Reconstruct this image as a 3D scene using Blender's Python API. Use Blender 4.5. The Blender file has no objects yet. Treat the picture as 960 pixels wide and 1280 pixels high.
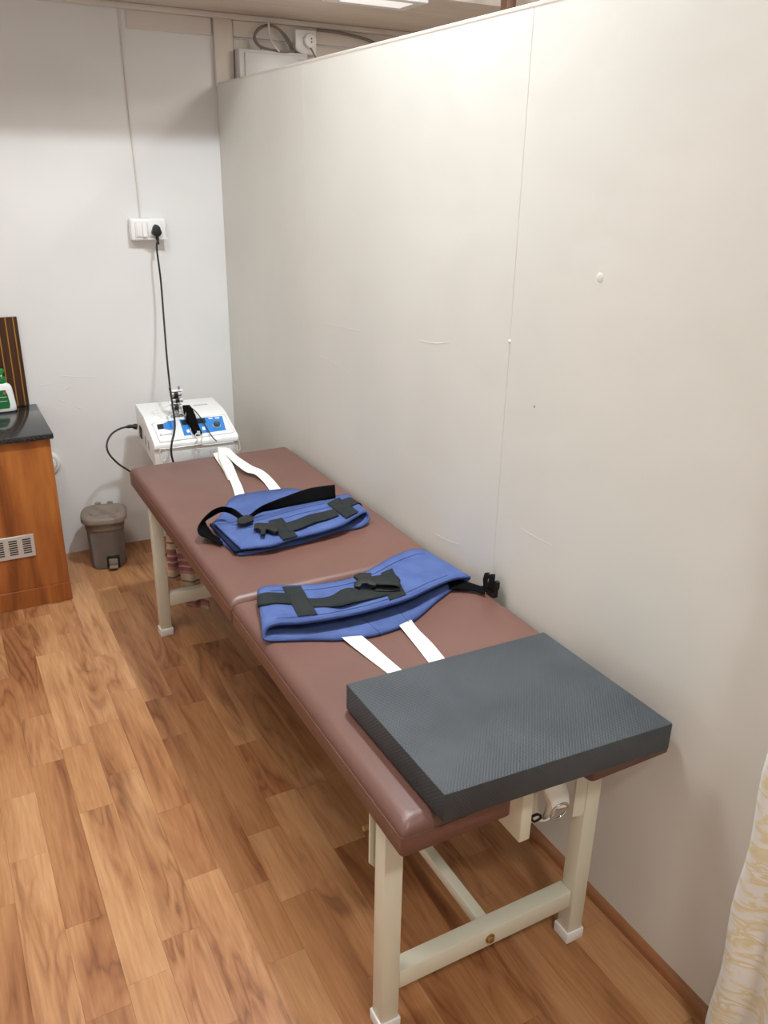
import bpy, bmesh, math, random
from mathutils import Vector, Matrix
random.seed(7)
S = bpy.context.scene
COL = S.collection

# ------------------------------------------------------------------ camera
cam_d = bpy.data.cameras.new('camera'); cam = bpy.data.objects.new('camera', cam_d); COL.objects.link(cam)
cam.location = (-1.1986, -0.938, 1.6267)
cam.rotation_euler = (1.1843, -0.0171, -0.4926)
cam_d.sensor_fit = 'VERTICAL'; cam_d.sensor_height = 36; cam_d.lens = 1042.9/1280*36
cam_d.clip_start = .02
S.camera = cam
# ------------------------------------------------------------------ world, lamps, exposure
w = bpy.data.worlds.new('world'); S.world = w; w.use_nodes = True
w.node_tree.nodes['Background'].inputs[0].default_value = (.8, .85, .9, 1)
w.node_tree.nodes['Background'].inputs[1].default_value = .05
S.view_settings.view_transform = 'Standard'; S.view_settings.look = 'None'
S.view_settings.exposure = 0.88; S.view_settings.gamma = 1; S.view_settings.use_curve_mapping = False
CEIL = 2.90        # main ceiling
SOF = 2.205        # low soffit along the back wall
LAMPS = [   # x, y, radius, watts, spread(deg), colour
    (-.14, .95, .085, 23, 160, (.86, .94, 1)),
    (-.62, -1.60, .14, 13, 150, (1, .975, .94)),  # unseen fill behind the camera, brightens the leg fronts
    (1.1, .50, .12, 9, 165, (1, .98, .95)),  # unseen, kept only for ambient light beyond the partition
    (-1.25, .95, .36, 9, 165, (1, .985, .96)),  # large soft fill added over the open floor, unseen
]
H = .615          # couch top
YB = 2.757        # back wall

# ------------------------------------------------------------------ helpers
def origin(o):
    v = Vector((0, 0, 0))
    while o is not None:
        v += o.location; o = o.parent
    return v
def tag(o, label=None, cat=None, group=None, kind=None):
    if label: o['label'] = label
    if cat: o['category'] = cat
    if group: o['group'] = group
    if kind: o['kind'] = kind
    return o
def thing(name, label, cat, loc, group=None):
    o = bpy.data.objects.new(name, None); COL.objects.link(o); o.location = loc
    o.empty_display_size = .05
    return tag(o, label, cat, group)
XF = None
def mk(name, verts, faces, mat, parent=None, smooth=False, angle=None, base=None):
    vs = [Vector(v) for v in verts]
    if XF: vs = [XF(v) for v in vs]
    if parent is None:
        xs = [v.x for v in vs]; ys = [v.y for v in vs]; zs = [v.z for v in vs]
        loc = Vector(base) if base else Vector(((min(xs)+max(xs))/2, (min(ys)+max(ys))/2, min(zs)))
        org = loc
    else:
        org = origin(parent); loc = Vector((0, 0, 0))
    me = bpy.data.meshes.new(name)
    me.from_pydata([tuple(v-org) for v in vs], [], faces)
    bm = bmesh.new(); bm.from_mesh(me)
    bmesh.ops.recalc_face_normals(bm, faces=bm.faces[:])
    bm.to_mesh(me); bm.free()
    me.materials.append(mat)
    if smooth:
        for p in me.polygons: p.use_smooth = True
        if angle: me.set_sharp_from_angle(angle=math.radians(angle))
    o = bpy.data.objects.new(name, me); COL.objects.link(o); o.location = loc
    o.parent = parent
    return o
def bevel_mesh(verts, faces, r, seg=2):
    bm = bmesh.new(); vv = [bm.verts.new(v) for v in verts]
    for f in faces: bm.faces.new([vv[i] for i in f])
    bmesh.ops.recalc_face_normals(bm, faces=bm.faces[:])
    es = [e for e in bm.edges if e.calc_face_angle(0) > .3]
    bmesh.ops.bevel(bm, geom=es, offset=r, segments=seg, profile=.5, affect='EDGES', clamp_overlap=True)
    bm.verts.index_update()
    v = [x.co.copy() for x in bm.verts]; f = [[q.index for q in x.verts] for x in bm.faces]
    bm.free(); return v, f
def boxvf(x0, x1, y0, y1, z0, z1):
    v = [(x, y, z) for z in (z0, z1) for y in (y0, y1) for x in (x0, x1)]
    f = [(0,1,3,2), (4,5,7,6), (0,1,5,4), (2,3,7,6), (0,2,6,4), (1,3,7,5)]
    return v, f
def box(name, x0, x1, y0, y1, z0, z1, mat, parent=None, r=0, seg=2, smooth=None):
    v, f = boxvf(x0, x1, y0, y1, z0, z1)
    if r: v, f = bevel_mesh(v, f, r, seg)
    return mk(name, v, f, mat, parent, smooth=bool(r), angle=40)
def merge(parts):
    V = []; F = []
    for v, f in parts:
        n = len(V); V += list(v); F += [[i+n for i in q] for q in f]
    return V, F
def cat(pts, n, closed=False):
    pts = [Vector(p) for p in pts]; out = []; N = len(pts)
    segs = N if closed else N-1
    for i in range(segs):
        if closed: a, b, c, d = pts[(i-1) % N], pts[i], pts[(i+1) % N], pts[(i+2) % N]
        else: a, b, c, d = pts[max(i-1, 0)], pts[i], pts[i+1], pts[min(i+2, N-1)]
        for k in range(n):
            t = k/n
            out.append(.5*((2*b)+(c-a)*t+(2*a-5*b+4*c-d)*t*t+(3*b-a-3*c+d)*t**3))
    if not closed: out.append(pts[-1].copy())
    return out
def tubevf(pts, r, n=8, closed=False, sub=4, cap=True):
    P = cat(pts, sub, closed) if sub > 1 else [Vector(p) for p in pts]
    V = []; F = []; N = len(P); up = None
    for i, p in enumerate(P):
        if closed: t = P[(i+1) % N]-P[i-1]
        else: t = P[min(i+1, N-1)]-P[max(i-1, 0)]
        t = t.normalized() if t.length > 1e-9 else Vector((0, 0, 1))
        if up is None:
            up = t.orthogonal().normalized()
        else:
            up = up-t*up.dot(t); up = up.normalized() if up.length > 1e-6 else t.orthogonal().normalized()
        s = t.cross(up)
        rr = r[min(int(i/max(N-1, 1)*(len(r)-1)+.5), len(r)-1)] if isinstance(r, (list, tuple)) else r
        for k in range(n):
            a = 2*math.pi*k/n; V.append(p+up*(math.cos(a)*rr)+s*(math.sin(a)*rr))
    for i in range(N if closed else N-1):
        for k in range(n):
            j = (i+1) % N
            F.append((i*n+k, i*n+(k+1) % n, j*n+(k+1) % n, j*n+k))
    if cap and not closed:
        F.append(list(range(n))); F.append([(N-1)*n+k for k in range(n)])
    return V, F
def tube(name, pts, r, mat, parent=None, n=8, closed=False, sub=4):
    v, f = tubevf(pts, r, n, closed, sub); return mk(name, v, f, mat, parent, smooth=True, angle=60)
def cylvf(c, axis, r, h, n=20, r2=None):
    c = Vector(c); ax = Vector(axis).normalized(); u = ax.orthogonal().normalized(); s = ax.cross(u)
    r2 = r if r2 is None else r2; V = []
    for q, rr in ((0, r), (h, r2)):
        for k in range(n):
            a = 2*math.pi*k/n; V.append(c+ax*q+u*math.cos(a)*rr+s*math.sin(a)*rr)
    F = [(k, (k+1) % n, n+(k+1) % n, n+k) for k in range(n)]+[list(range(n)), list(range(n, 2*n))]
    return V, F
def cyl(name, c, axis, r, h, mat, parent=None, n=20, r2=None, bev=0):
    v, f = cylvf(c, axis, r, h, n, r2)
    if bev: v, f = bevel_mesh(v, f, bev, 2)
    return mk(name, v, f, mat, parent, smooth=True, angle=40)
def lathevf(c, prof, n=28, axis='z', ex=1, ey=1):
    V = []; F = []
    for r, h in prof:
        for k in range(n):
            a = 2*math.pi*k/n
            V.append(Vector((c[0]+r*ex*math.cos(a), c[1]+r*ey*math.sin(a), c[2]+h)))
    m = len(prof)
    for i in range(m-1):
        for k in range(n): F.append((i*n+k, i*n+(k+1) % n, (i+1)*n+(k+1) % n, (i+1)*n+k))
    F.append(list(range(n))); F.append([(m-1)*n+k for k in range(n)])
    return V, F
def ribbon(name, pairs, th, mat, parent=None, closed=False, nx=5, sub=5, off=0):
    """a strip of cloth through pairs of edge points, given a real thickness"""
    A = cat([p[0] for p in pairs], sub, closed); B = cat([p[1] for p in pairs], sub, closed)
    N = len(A); V = []; F = []
    for a, b in zip(A, B):
        for k in range(nx+1): V.append(a.lerp(b, k/nx))
    m = nx+1
    for i in range(N if closed else N-1):
        j = (i+1) % N
        for k in range(nx): F.append((i*m+k, i*m+k+1, j*m+k+1, j*m+k))
    o = mk(name, V, F, mat, parent, smooth=True)
    s = o.modifiers.new('thickness', 'SOLIDIFY'); s.thickness = th; s.offset = off
    return o
def slabvf(pts, d):
    P = [Vector(p) for p in pts]; n = len(P); d = Vector(d)
    V = P+[p+d for p in P]
    F = [list(range(n)), list(range(n, 2*n))]+[(i, (i+1) % n, n+(i+1) % n, n+i) for i in range(n)]
    return V, F
def slab(name, pts, d, mat, parent=None, r=0):
    v, f = slabvf(pts, d)
    if r: v, f = bevel_mesh(v, f, r, 2)
    return mk(name, v, f, mat, parent, smooth=bool(r), angle=40)

# ------------------------------------------------------------------ materials
def lin(c):
    return tuple((x/255/12.92 if x/255 <= .04045 else ((x/255+.055)/1.055)**2.4) for x in c)+(1,)
class MT:
    def __init__(s, name, col=(200, 200, 200), rough=.5, metal=0, spec=.5):
        s.m = bpy.data.materials.new(name); s.m.use_nodes = True; s.t = s.m.node_tree; s.b = s.t.nodes['Principled BSDF']
        s.b.inputs['Base Color'].default_value = lin(col); s.b.inputs['Roughness'].default_value = rough
        s.b.inputs['Metallic'].default_value = metal; s.b.inputs['Specular IOR Level'].default_value = spec
        s._c = None
    def n(s, typ, **kw):
        x = s.t.nodes.new(typ)
        for k, v in kw.items():
            if k in x.inputs: x.inputs[k].default_value = v
            else: setattr(x, k, v)
        return x
    def l(s, a, b): s.t.links.new(a, b)
    def pos(s, scale=(1, 1, 1), rot=(0, 0, 0), src='world'):
        if src == 'world': o = s.n('ShaderNodeNewGeometry').outputs['Position']
        else: o = s.n('ShaderNodeTexCoord').outputs['Object']
        mp = s.n('ShaderNodeMapping'); mp.inputs['Scale'].default_value = scale; mp.inputs['Rotation'].default_value = rot
        s.l(o, mp.inputs['Vector']); return mp.outputs[0]
    def noise(s, vec, scale, detail=3, rough=.5, dist=0):
        x = s.n('ShaderNodeTexNoise'); x.inputs['Scale'].default_value = scale; x.inputs['Detail'].default_value = detail
        x.inputs['Roughness'].default_value = rough; x.inputs['Distortion'].default_value = dist
        if vec: s.l(vec, x.inputs['Vector'])
        return x.outputs['Fac']
    def ramp(s, fac, stops, interp='LINEAR'):
        r = s.n('ShaderNodeValToRGB'); r.color_ramp.interpolation = interp; e = r.color_ramp.elements
        while len(e) < len(stops): e.new(.5)
        for el, (p, c) in zip(e, stops): el.position = p; el.color = lin(c)
        s.l(fac, r.inputs[0]); return r.outputs[0]
    def mix(s, fac, a, b, blend='MIX'):
        x = s.n('ShaderNodeMix', data_type='RGBA', blend_type=blend)
        if hasattr(fac, 'links'): s.l(fac, x.inputs[0])
        else: x.inputs[0].default_value = fac
        for v, i in ((a, 6), (b, 7)):
            if hasattr(v, 'links'): s.l(v, x.inputs[i])
            else: x.inputs[i].default_value = lin(v)
        return x.outputs[2]
    def math(s, op, a, b=0):
        x = s.n('ShaderNodeMath', operation=op)
        for v, i in ((a, 0), (b, 1)):
            if hasattr(v, 'links'): s.l(v, x.inputs[i])
            else: x.inputs[i].default_value = v
        return x.outputs[0]
    def col(s, c): s.l(c, s.b.inputs['Base Color']); return s
    def bump(s, h, strength=.3, dist=.01):
        b = s.n('ShaderNodeBump'); b.inputs['Strength'].default_value = strength; b.inputs['Distance'].default_value = dist
        s.l(h, b.inputs['Height']); s.l(b.outputs[0], s.b.inputs['Normal']); return s

def wall_mat(name, c1, c2, rough=.5, bump=.25):
    m = MT(name, c1, rough, spec=.35)
    v = m.pos(); big = m.noise(v, 1.6, 3, .55); sm = m.noise(v, 90, 2)
    m.col(m.ramp(big, [(.35, c1), (.7, c2)]))
    und = m.noise(v, 4.0, 4, .5, .6)
    h = m.math('ADD', m.math('MULTIPLY', und, 1.0), m.math('MULTIPLY', sm, .03))
    return m.bump(h, bump, .02).m
M_wall = wall_mat('painted_wall_white', (226, 225, 223), (219, 218, 216), .55, .08)
M_panel = wall_mat('painted_plywood_cream', (222, 220, 213), (215, 213, 206), .5, .12)
M_plain = MT('plain_white_paint', (222, 219, 212), .6).m
M_trimw = wall_mat('painted_trim', (216, 208, 200), (208, 200, 190), .5, .1)
def ceil_mat():
    m = MT('ceiling_laminate', (190, 176, 160), .5)
    v = m.pos((1.2, 14, 1)); a = m.noise(v, 3, 5, .6, .5)
    m.col(m.ramp(a, [(.3, (200, 188, 174)), (.7, (220, 209, 196))])); return m.m
M_ceil = ceil_mat()

def floor_mat():
    m = MT('oak_laminate', (190, 140, 95), .42, spec=.45)
    g = m.n('ShaderNodeNewGeometry'); oi = m.n('ShaderNodeObjectInfo')
    rnd = m.math('FRACT', m.math('ADD', oi.outputs['Random'], g.outputs['Random Per Island']))
    off = m.n('ShaderNodeCombineXYZ'); m.l(m.math('MULTIPLY', rnd, 37.0), off.inputs[0]); m.l(m.math('MULTIPLY', rnd, 91.0), off.inputs[1])
    add = m.n('ShaderNodeVectorMath', operation='ADD'); m.l(g.outputs['Position'], add.inputs[0]); m.l(off.outputs[0], add.inputs[1])
    mp = m.n('ShaderNodeMapping'); mp.inputs['Scale'].default_value = (11, 1.5, 1); m.l(add.outputs[0], mp.inputs['Vector'])
    # growth-ring bands: contour lines of a slow, stretched noise
    slow = m.noise(mp.outputs[0], 1.0, 3, .5, 1.0)
    rings = m.math('FRACT', m.math('MULTIPLY', slow, 6.0))
    tri = m.math('ABSOLUTE', m.math('SUBTRACT', rings, .5))
    mp2 = m.n('ShaderNodeMapping'); mp2.inputs['Scale'].default_value = (60, 3.5, 1); m.l(add.outputs[0], mp2.inputs['Vector'])
    fine = m.noise(mp2.outputs[0], 2.0, 4, .6, .3)
    base = m.ramp(rnd, [(0, (188, 140, 97)), (.2, (173, 124, 82)), (.4, (197, 150, 106)), (.6, (181, 132, 88)), (.8, (192, 146, 102)), (1, (176, 128, 86))], 'CONSTANT')
    veins = m.ramp(tri, [(0, (128, 86, 58)), (.15, (210, 186, 164)), (.5, (255, 255, 255))])
    heart = m.noise(mp.outputs[0], .8, 2, .5, .3)
    hm = m.ramp(heart, [(.42, (0, 0, 0)), (.62, (255, 255, 255))])
    c1 = m.mix(m.math('MULTIPLY', hm, .6), base, m.mix(1.0, base, veins, 'MULTIPLY'))
    c2 = m.mix(.55, c1, m.mix(1.0, c1, m.ramp(fine, [(.3, (205, 175, 150)), (.65, (255, 255, 255))]), 'MULTIPLY'))
    c3 = m.mix(m.math('MULTIPLY', hm, .35), c2, m.mix(1.0, c2, (190, 150, 125), 'MULTIPLY'))
    m.col(c3); m.bump(fine, .06, .003)
    return m.m
M_floor = floor_mat()
M_under = MT('joint_underlay', (70, 45, 30), .9).m
def wood_mat(name, a, b, c, axis='z', rough=.4, sc=1):
    m = MT(name, a, rough)
    s = {'z': (9*sc, 9*sc, .9*sc), 'x': (.9*sc, 9*sc, 9*sc), 'y': (9*sc, .9*sc, 9*sc)}[axis]
    v = m.pos(s); n1 = m.noise(v, 1.0, 3, .5, 1.2); n2 = m.noise(v, 6, 4, .6, .4)
    f = m.math('ADD', m.math('MULTIPLY', n1, .7), m.math('MULTIPLY', n2, .3))
    m.col(m.ramp(f, [(.3, a), (.5, b), (.68, c)])); return m.m
M_cab = wood_mat('teak_laminate', (100, 50, 20), (148, 84, 37), (176, 108, 50))
M_base = wood_mat('brown_skirting', (138, 90, 56), (156, 106, 68), (170, 120, 80), 'y')
M_postw = wood_mat('brown_post', (90, 60, 44), (112, 78, 58), (126, 90, 66))
M_cream = MT('cream_powder_coat', (217, 215, 196), .35).m
M_whitep = MT('white_plastic', (236, 236, 234), .35).m
M_offw = MT('ivory_plastic', (226, 224, 216), .4).m
M_black = MT('black_plastic', (11, 11, 12), .55).m
M_rubber = MT('black_rubber', (18, 18, 19), .5).m
M_chrome = MT('chrome', (215, 215, 215), .15, 1).m
M_wire = MT('bright_wire', (225, 225, 222), .3, .35).m
M_brass = MT('zinc_bolt', (190, 165, 110), .3, .9).m
M_blue = MT('panel_blue', (42, 128, 205), .4).m
M_grey = MT('grey_print', (176, 178, 180), .6).m
M_knob = MT('knob_slate', (62, 78, 92), .35).m
def leather():
    m = MT('brown_leatherette', (124, 82, 70), .42, spec=.55)
    v = m.pos(); a = m.noise(v, 3, 3); m.col(m.ramp(a, [(.3, (103, 70, 61)), (.7, (112, 78, 68))]))
    vo = m.n('ShaderNodeTexVoronoi'); vo.inputs['Scale'].default_value = 420; m.l(v, vo.inputs['Vector'])
    und = m.noise(v, 9, 2); h = m.math('ADD', m.math('MULTIPLY', vo.outputs['Distance'], .12), m.math('MULTIPLY', und, 1.0))
    return m.bump(h, .22, .006).m
M_leather = leather()
def fabric(name, c1, c2, scale=900, rough=.85, bump=.3):
    m = MT(name, c1, rough, spec=.2); v = m.pos(); a = m.noise(v, 14, 4, .6); m.col(m.ramp(a, [(.3, c1), (.7, c2)]))
    wv = m.noise(v, scale, 1); f = m.math('ADD', wv, m.math('MULTIPLY', m.noise(v, 30, 4, .6, .8), 4.0))
    return m.bump(f, bump, .002).m
M_bfab = fabric('blue_canvas', (66, 83, 131), (82, 100, 150))
M_bbind = fabric('blue_binding', (58, 74, 122), (68, 86, 138))
M_navy = fabric('navy_lining', (16, 22, 48), (24, 32, 62))
M_web = fabric('black_webbing', (30, 34, 35), (40, 44, 44), 700)
M_hook = fabric('black_hook_tape', (7, 7, 8), (13, 13, 14), 700)
M_hook.node_tree.nodes['Principled BSDF'].inputs['Specular IOR Level'].default_value = .05
M_wweb = fabric('white_webbing', (240, 239, 230), (250, 249, 242), 700)
def pad_mat():
    m = MT('charcoal_foam', (74, 80, 86), .55, spec=.4)
    v = m.pos(); a = m.noise(v, 5, 3, .5); m.col(m.ramp(a, [(.35, (53, 57, 61)), (.65, (67, 72, 76))]))
    vd = m.pos((1, 1, 1), (.5, .3, math.radians(45)))
    ck = m.n('ShaderNodeTexWave'); ck.inputs['Scale'].default_value = 72; m.l(vd, ck.inputs['Vector'])
    vd2 = m.pos((1, 1, 1), (-.5, .3, math.radians(-45)))
    ck2 = m.n('ShaderNodeTexWave'); ck2.inputs['Scale'].default_value = 72; m.l(vd2, ck2.inputs['Vector'])
    h = m.math('MULTIPLY', ck.outputs['Fac'], ck2.outputs['Fac'])
    return m.bump(h, .38, .0016).m
M_pad = pad_mat()
def granite():
    m = MT('black_granite', (40, 42, 44), .12, spec=.6); v = m.pos(); a = m.noise(v, 160, 3, .7)
    m.col(m.ramp(a, [(.42, (30, 31, 33)), (.6, (54, 56, 58)), (.74, (80, 82, 82))])); return m.m
M_gran = granite()
M_splash = wood_mat('dark_walnut_laminate', (48, 28, 20), (64, 38, 26), (76, 46, 30), 'z', .3)
M_gold = MT('gold_inlay', (196, 150, 66), .3, .6).m
def bin_mat():
    m = MT('taupe_plastic', (126, 112, 100), .5)
    v = m.pos(); vo = m.n('ShaderNodeTexWave'); vo.inputs['Scale'].default_value = 55
    vd = m.pos((1, 1, 1.0), (0, math.radians(45), 0)); m.l(vd, vo.inputs['Vector']); return m
M_bin = MT('taupe_plastic', (128, 115, 103), .5).m
bw = bin_mat(); wv = [x for x in bw.t.nodes if x.type == 'TEX_WAVE'][0]; bw.bump(wv.outputs['Fac'], .9, .006); M_binw = bw.m
M_steel = MT('brushed_steel', (196, 194, 190), .35, .4).m
M_slot = MT('vent_slot_dark', (42, 40, 40), .8).m
M_bottle = MT('white_bottle', (238, 238, 238), .25).m
M_green = MT('green_plastic', (16, 130, 54), .35).m
M_greenl = MT('green_label', (18, 104, 46), .45).m
M_red = MT('emblem_red', (190, 80, 80), .5).m
def towel_mat():
    m = MT('striped_terry', (150, 100, 100), .95, spec=.1)
    g = m.n('ShaderNodeNewGeometry'); sp = m.n('ShaderNodeSeparateXYZ'); m.l(g.outputs['Position'], sp.inputs[0])
    zz = m.math('FRACT', m.math('MULTIPLY', m.math('ADD', sp.outputs[2], m.math('MULTIPLY', sp.outputs[0], .15)), 7.0))
    c = m.ramp(zz, [(0, (168, 118, 122)), (.10, (216, 186, 178)), (.16, (164, 112, 118)), (.28, (214, 184, 176)), (.34, (172, 122, 124)), (.5, (222, 206, 184)), (.66, (150, 122, 112)), (.71, (222, 206, 184)), (.9, (196, 152, 148))], 'CONSTANT')
    m.col(c); m.bump(m.noise(m.pos(), 500, 2), .4, .003); return m.m
M_towel = towel_mat()
def curtain_mat():
    m = MT('cream_print_curtain', (228, 224, 212), .8, spec=.15)
    v = m.pos((1, 5, 11), (math.radians(28), 0, 0)); a = m.noise(v, 4.2, 3, .5, .8)
    m.col(m.ramp(a, [(.46, (226, 225, 220)), (.53, (222, 212, 184)), (.60, (216, 204, 168)), (.66, (230, 229, 224))]))
    m.bump(m.noise(m.pos(), 300, 2), .3, .002); return m.m
M_curt = curtain_mat()
def emis(name, col, st):
    m = bpy.data.materials.new(name); m.use_nodes = True; b = m.node_tree.nodes['Principled BSDF']
    b.inputs['Base Color'].default_value = (.9, .9, .9, 1); b.inputs['Emission Color'].default_value = tuple(col)+(1,); b.inputs['Emission Strength'].default_value = st
    return m
M_lampd = emis('lamp_diffuser', (1, .95, .88), 4)
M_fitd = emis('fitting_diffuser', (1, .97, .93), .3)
M_box = MT('grey_white_enamel', (204, 204, 204), .4).m
M_cab_grey = MT('grey_cable', (120, 112, 106), .5).m

# ------------------------------------------------------------------ room
XL, XR, YF = -2.05, 2.2, -2.3
def struct(o): o['kind'] = 'structure'; return o
fl = struct(box('floor', XL, XR, YF, YB, -.06, -.0085, M_under))
UV, UF = boxvf(-.5, .5, -.5, .5, -.5, .5)
plank_me = bpy.data.meshes.new('plank'); plank_me.from_pydata(UV, [], UF); plank_me.materials.append(M_floor)
pb = bmesh.new(); pb.from_mesh(plank_me); bmesh.ops.recalc_face_normals(pb, faces=pb.faces[:]); pb.to_mesh(plank_me); pb.free()
PITCH = .0935; PER = .887
known = {0: (.913, .25), -1: (.778, .226), 1: (.388, .257), 2: (1.017, .303), 3: (1.138, .26), 4: (.66, .262), 5: (.345, .222), 6: (.49, .24), 7: (.845, .255), 8: (.586, .25)}
far_v = []; G = .0004
k0 = int((XL+1.244)/PITCH)-1
for k in range(k0, int((XR+1.244)/PITCH)+1):
    x0 = max(-1.244+k*PITCH, XL); x1 = min(-1.244+(k+1)*PITCH, XR)
    if x1-x0 < .004: continue
    a, sh = known.get(k, (random.random()*PER, random.uniform(.22, .3)))
    y = a-PER*math.ceil((a-YF)/PER)-PER; i = 0; cuts = []
    while y < YB:
        cuts += [(y, y+sh), (y+sh, y+PER)]; y += PER
    for c0, c1 in cuts:
        c0 = max(c0, YF); c1 = min(c1, YB)
        if c1-c0 < .004: continue
        if x0 > -1.60 and x1 < .10 and c1 > -.45:
            o = bpy.data.objects.new('plank', plank_me); COL.objects.link(o); o.parent = fl
            o.location = Vector(((x0+x1)/2, (c0+c1)/2, -.0045))-fl.location; o.scale = (x1-x0-G, c1-c0-G, .009)
        else: far_v.append(boxvf(x0+G/2, x1-G/2, c0+G/2, c1-G/2, -.009, 0))
v, f = merge(far_v); tag(mk('plank_field', v, f, M_floor, fl), kind='stuff')

wb = struct(box('wall_back', XL, XR, YB, YB+.1, 0, CEIL+.1, M_wall))
struct(box('wall_left', XL-.1, XL, YF, YB, 0, CEIL+.1, M_wall))
struct(box('wall_right', XR, XR+.1, YF, YB, 0, CEIL+.1, M_wall))
struct(box('wall_front', XL, XR, YF-.1, YF, 0, CEIL+.1, M_wall))
struct(box('ceiling', XL, XR, YF, YB, CEIL, CEIL+.1, M_plain))
struct(box('trim_6', XL, XR, 2.02, YB, SOF, SOF+.10, M_ceil, None, .003))
# low partition: core with butted painted boards
HP = 1.95
wp = struct(box('wall_partition', .004, .046, -1.15, YB-.001, 0, HP-.004, M_plain))
for a, b in ((-1.15, -.5545), (-.554, .6555), (.656, 1.8615), (1.862, YB-.002)):
    v, f = boxvf(0, .006, a, b, 0, HP); v, f = bevel_mesh(v, f, .0006, 1)
    mk('panel', v, f, M_panel, wp)
box('capping', -.0005, .0465, -1.15, YB-.001, HP-.004, HP+.004, M_trimw, wp, .001, 1)
v, f = slabvf([(0, -1.15, 0), (-.013, -1.15, 0), (-.013, -1.15, .012), (-.009, -1.15, .022), (-.003, -1.15, .027), (0, -1.15, .028)], (0, YB-.002+1.15, 0))
struct(mk('baseboard_partition', v, f, M_base, None, True, 50))
for pts, r in (([(0, 1.803, 1.141), (0, 1.62, 1.150), (0, 1.411, 1.162)], .0016), ([(0, 1.821, 1.024), (0, 1.65, 1.022), (0, 1.519, 1.013)], .0018), ([(0, 1.067, 1.196), (0, .99, 1.20), (0, .923, 1.215)], .002),
               ([(0, .656, 1.262), (0, .65, 1.24), (0, .646, 1.12), (0, .641, 1.0)], .0014), ([(0, .94, .655), (0, .88, .66), (0, .823, .672)], .002), ([(0, .559, .823), (0, .5, .822), (0, .436, .826)], .0016)):
    tube('paint_ridge', [(r*.78, p[1], p[2]) for p in pts], r, M_panel, wp, 8)
v, f = lathevf((0, 0, 0), [(.001, .0035), (.005, .003), (.009, .001), (.0105, -.001)], 14); mk('paint_bump', [(-q.z*.22, .374+q.x, 1.439+q.y) for q in v], f, M_panel, wp, True)
v, f = lathevf((0, 0, 0), [(.001, .003), (.003, .0025), (.0045, .001), (.0055, -.001)], 12); mk('paint_bump', [(-q.z, .656+q.x, 1.263+q.y) for q in v], f, M_panel, wp, True)
v, f = lathevf((0, 0, 0), [(.001, .0012), (.002, .001), (.0028, -.001)], 10); mk('nail_hole', [(-q.z, .544+.7*q.x, 1.133+1.3*q.y) for q in v], f, M_base, wp, True)
for pts, r in (([(-.766, YB, .795), (-.752, YB, .804), (-.738, YB, .809), (-.67, YB, .798), (-.61, YB, .794)], .0022), ([(-.733, YB, .753), (-.725, YB, .756), (-.718, YB, .760)], .004),
               ([(-.76, YB, .708), (-.727, YB, .690)], .0026), ([(-.699, YB, .673), (-.685, YB, .664), (-.671, YB, .660)], .0026), ([(-.85, YB, .778), (-.78, YB, .782)], .0016)):
    tube('plaster_ridge', [(p[0], YB+r*.5, p[2]) for p in pts], r, M_wall, wb, 8)
# back wall mouldings above the partition
struct(box('trim_1', XL, XR, YB-.028, YB, 2.184, SOF, M_trimw, None, .004))
tr2 = struct(box('trim_2', -.345, -.012, YB-.008, YB, 2.121, 2.184, M_trimw, None, .0015, 1))
struct(box('trim_3', -.006, .072, YB-.022, YB, 1.94, 2.184, M_trimw, None, .003))
struct(box('trim_4', .076, XR, YB-.012, YB, 2.125, 2.184, M_trimw, None, .002, 1))
struct(box('trim_5', .076, XR, YB-.008, YB, 1.80, 2.118, M_trimw, None, .002, 1))
pst = box('timber_post', .785, .825, 1.86, 1.90, 0, CEIL, M_postw, None, .002)
tag(pst, 'narrow brown timber post rising to ceiling behind the partition', 'post')

# ------------------------------------------------------------------ lamps
LAB = ['round white downlight in ceiling above the treatment couch', 'unseen fill downlight in ceiling near the cream curtain',
       'unseen ambient downlight in ceiling behind the low partition', 'unseen fill downlight added in ceiling over the open floor']
for i, (x, y, r, wt, spr, c) in enumerate(LAMPS):
    t = thing('downlight', LAB[i], 'ceiling light', (x, y, CEIL))  # the first is the key lamp, the rest are unseen fill lights
    v, f = lathevf((x, y, CEIL), [(r+.018, 0), (r+.018, -.006), (r+.012, -.011), (r+.001, -.012), (r, -.004)], 32)
    mk('rim', v, f[:-2], M_whitep, t, True, 40)
    cyl('diffuser', (x, y, CEIL-.0045), (0, 0, 1), r, .002, M_lampd, t, 32)
    ld = bpy.data.lights.new('key_or_fill_light', 'AREA'); ld.shape = 'DISK'; ld.size = 2*r; ld.energy = wt; ld.color = c; ld.spread = math.radians(spr)
    lo = bpy.data.objects.new('key_or_fill_light', ld); COL.objects.link(lo); lo.parent = t; lo.location = (0, 0, -.013)
# lit ceiling fitting seen past the partition top
t = thing('ceiling_panel_fitting', 'flat oblong white fitting on low soffit beyond the partition', 'ceiling light', (.42, 2.09, SOF))
box('frame', .23, .565, 2.03, 2.215, SOF-.016, SOF, M_whitep, t, .004)
box('diffuser', .275, .520, 2.065, 2.165, SOF-.018, SOF-.015, M_fitd, t, .001)
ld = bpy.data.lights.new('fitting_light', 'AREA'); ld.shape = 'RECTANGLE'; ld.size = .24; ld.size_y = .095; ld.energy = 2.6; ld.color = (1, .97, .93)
lo = bpy.data.objects.new('fitting_light', ld); COL.objects.link(lo); lo.parent = t; lo.location = (-.022, .025, -.0195)

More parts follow.
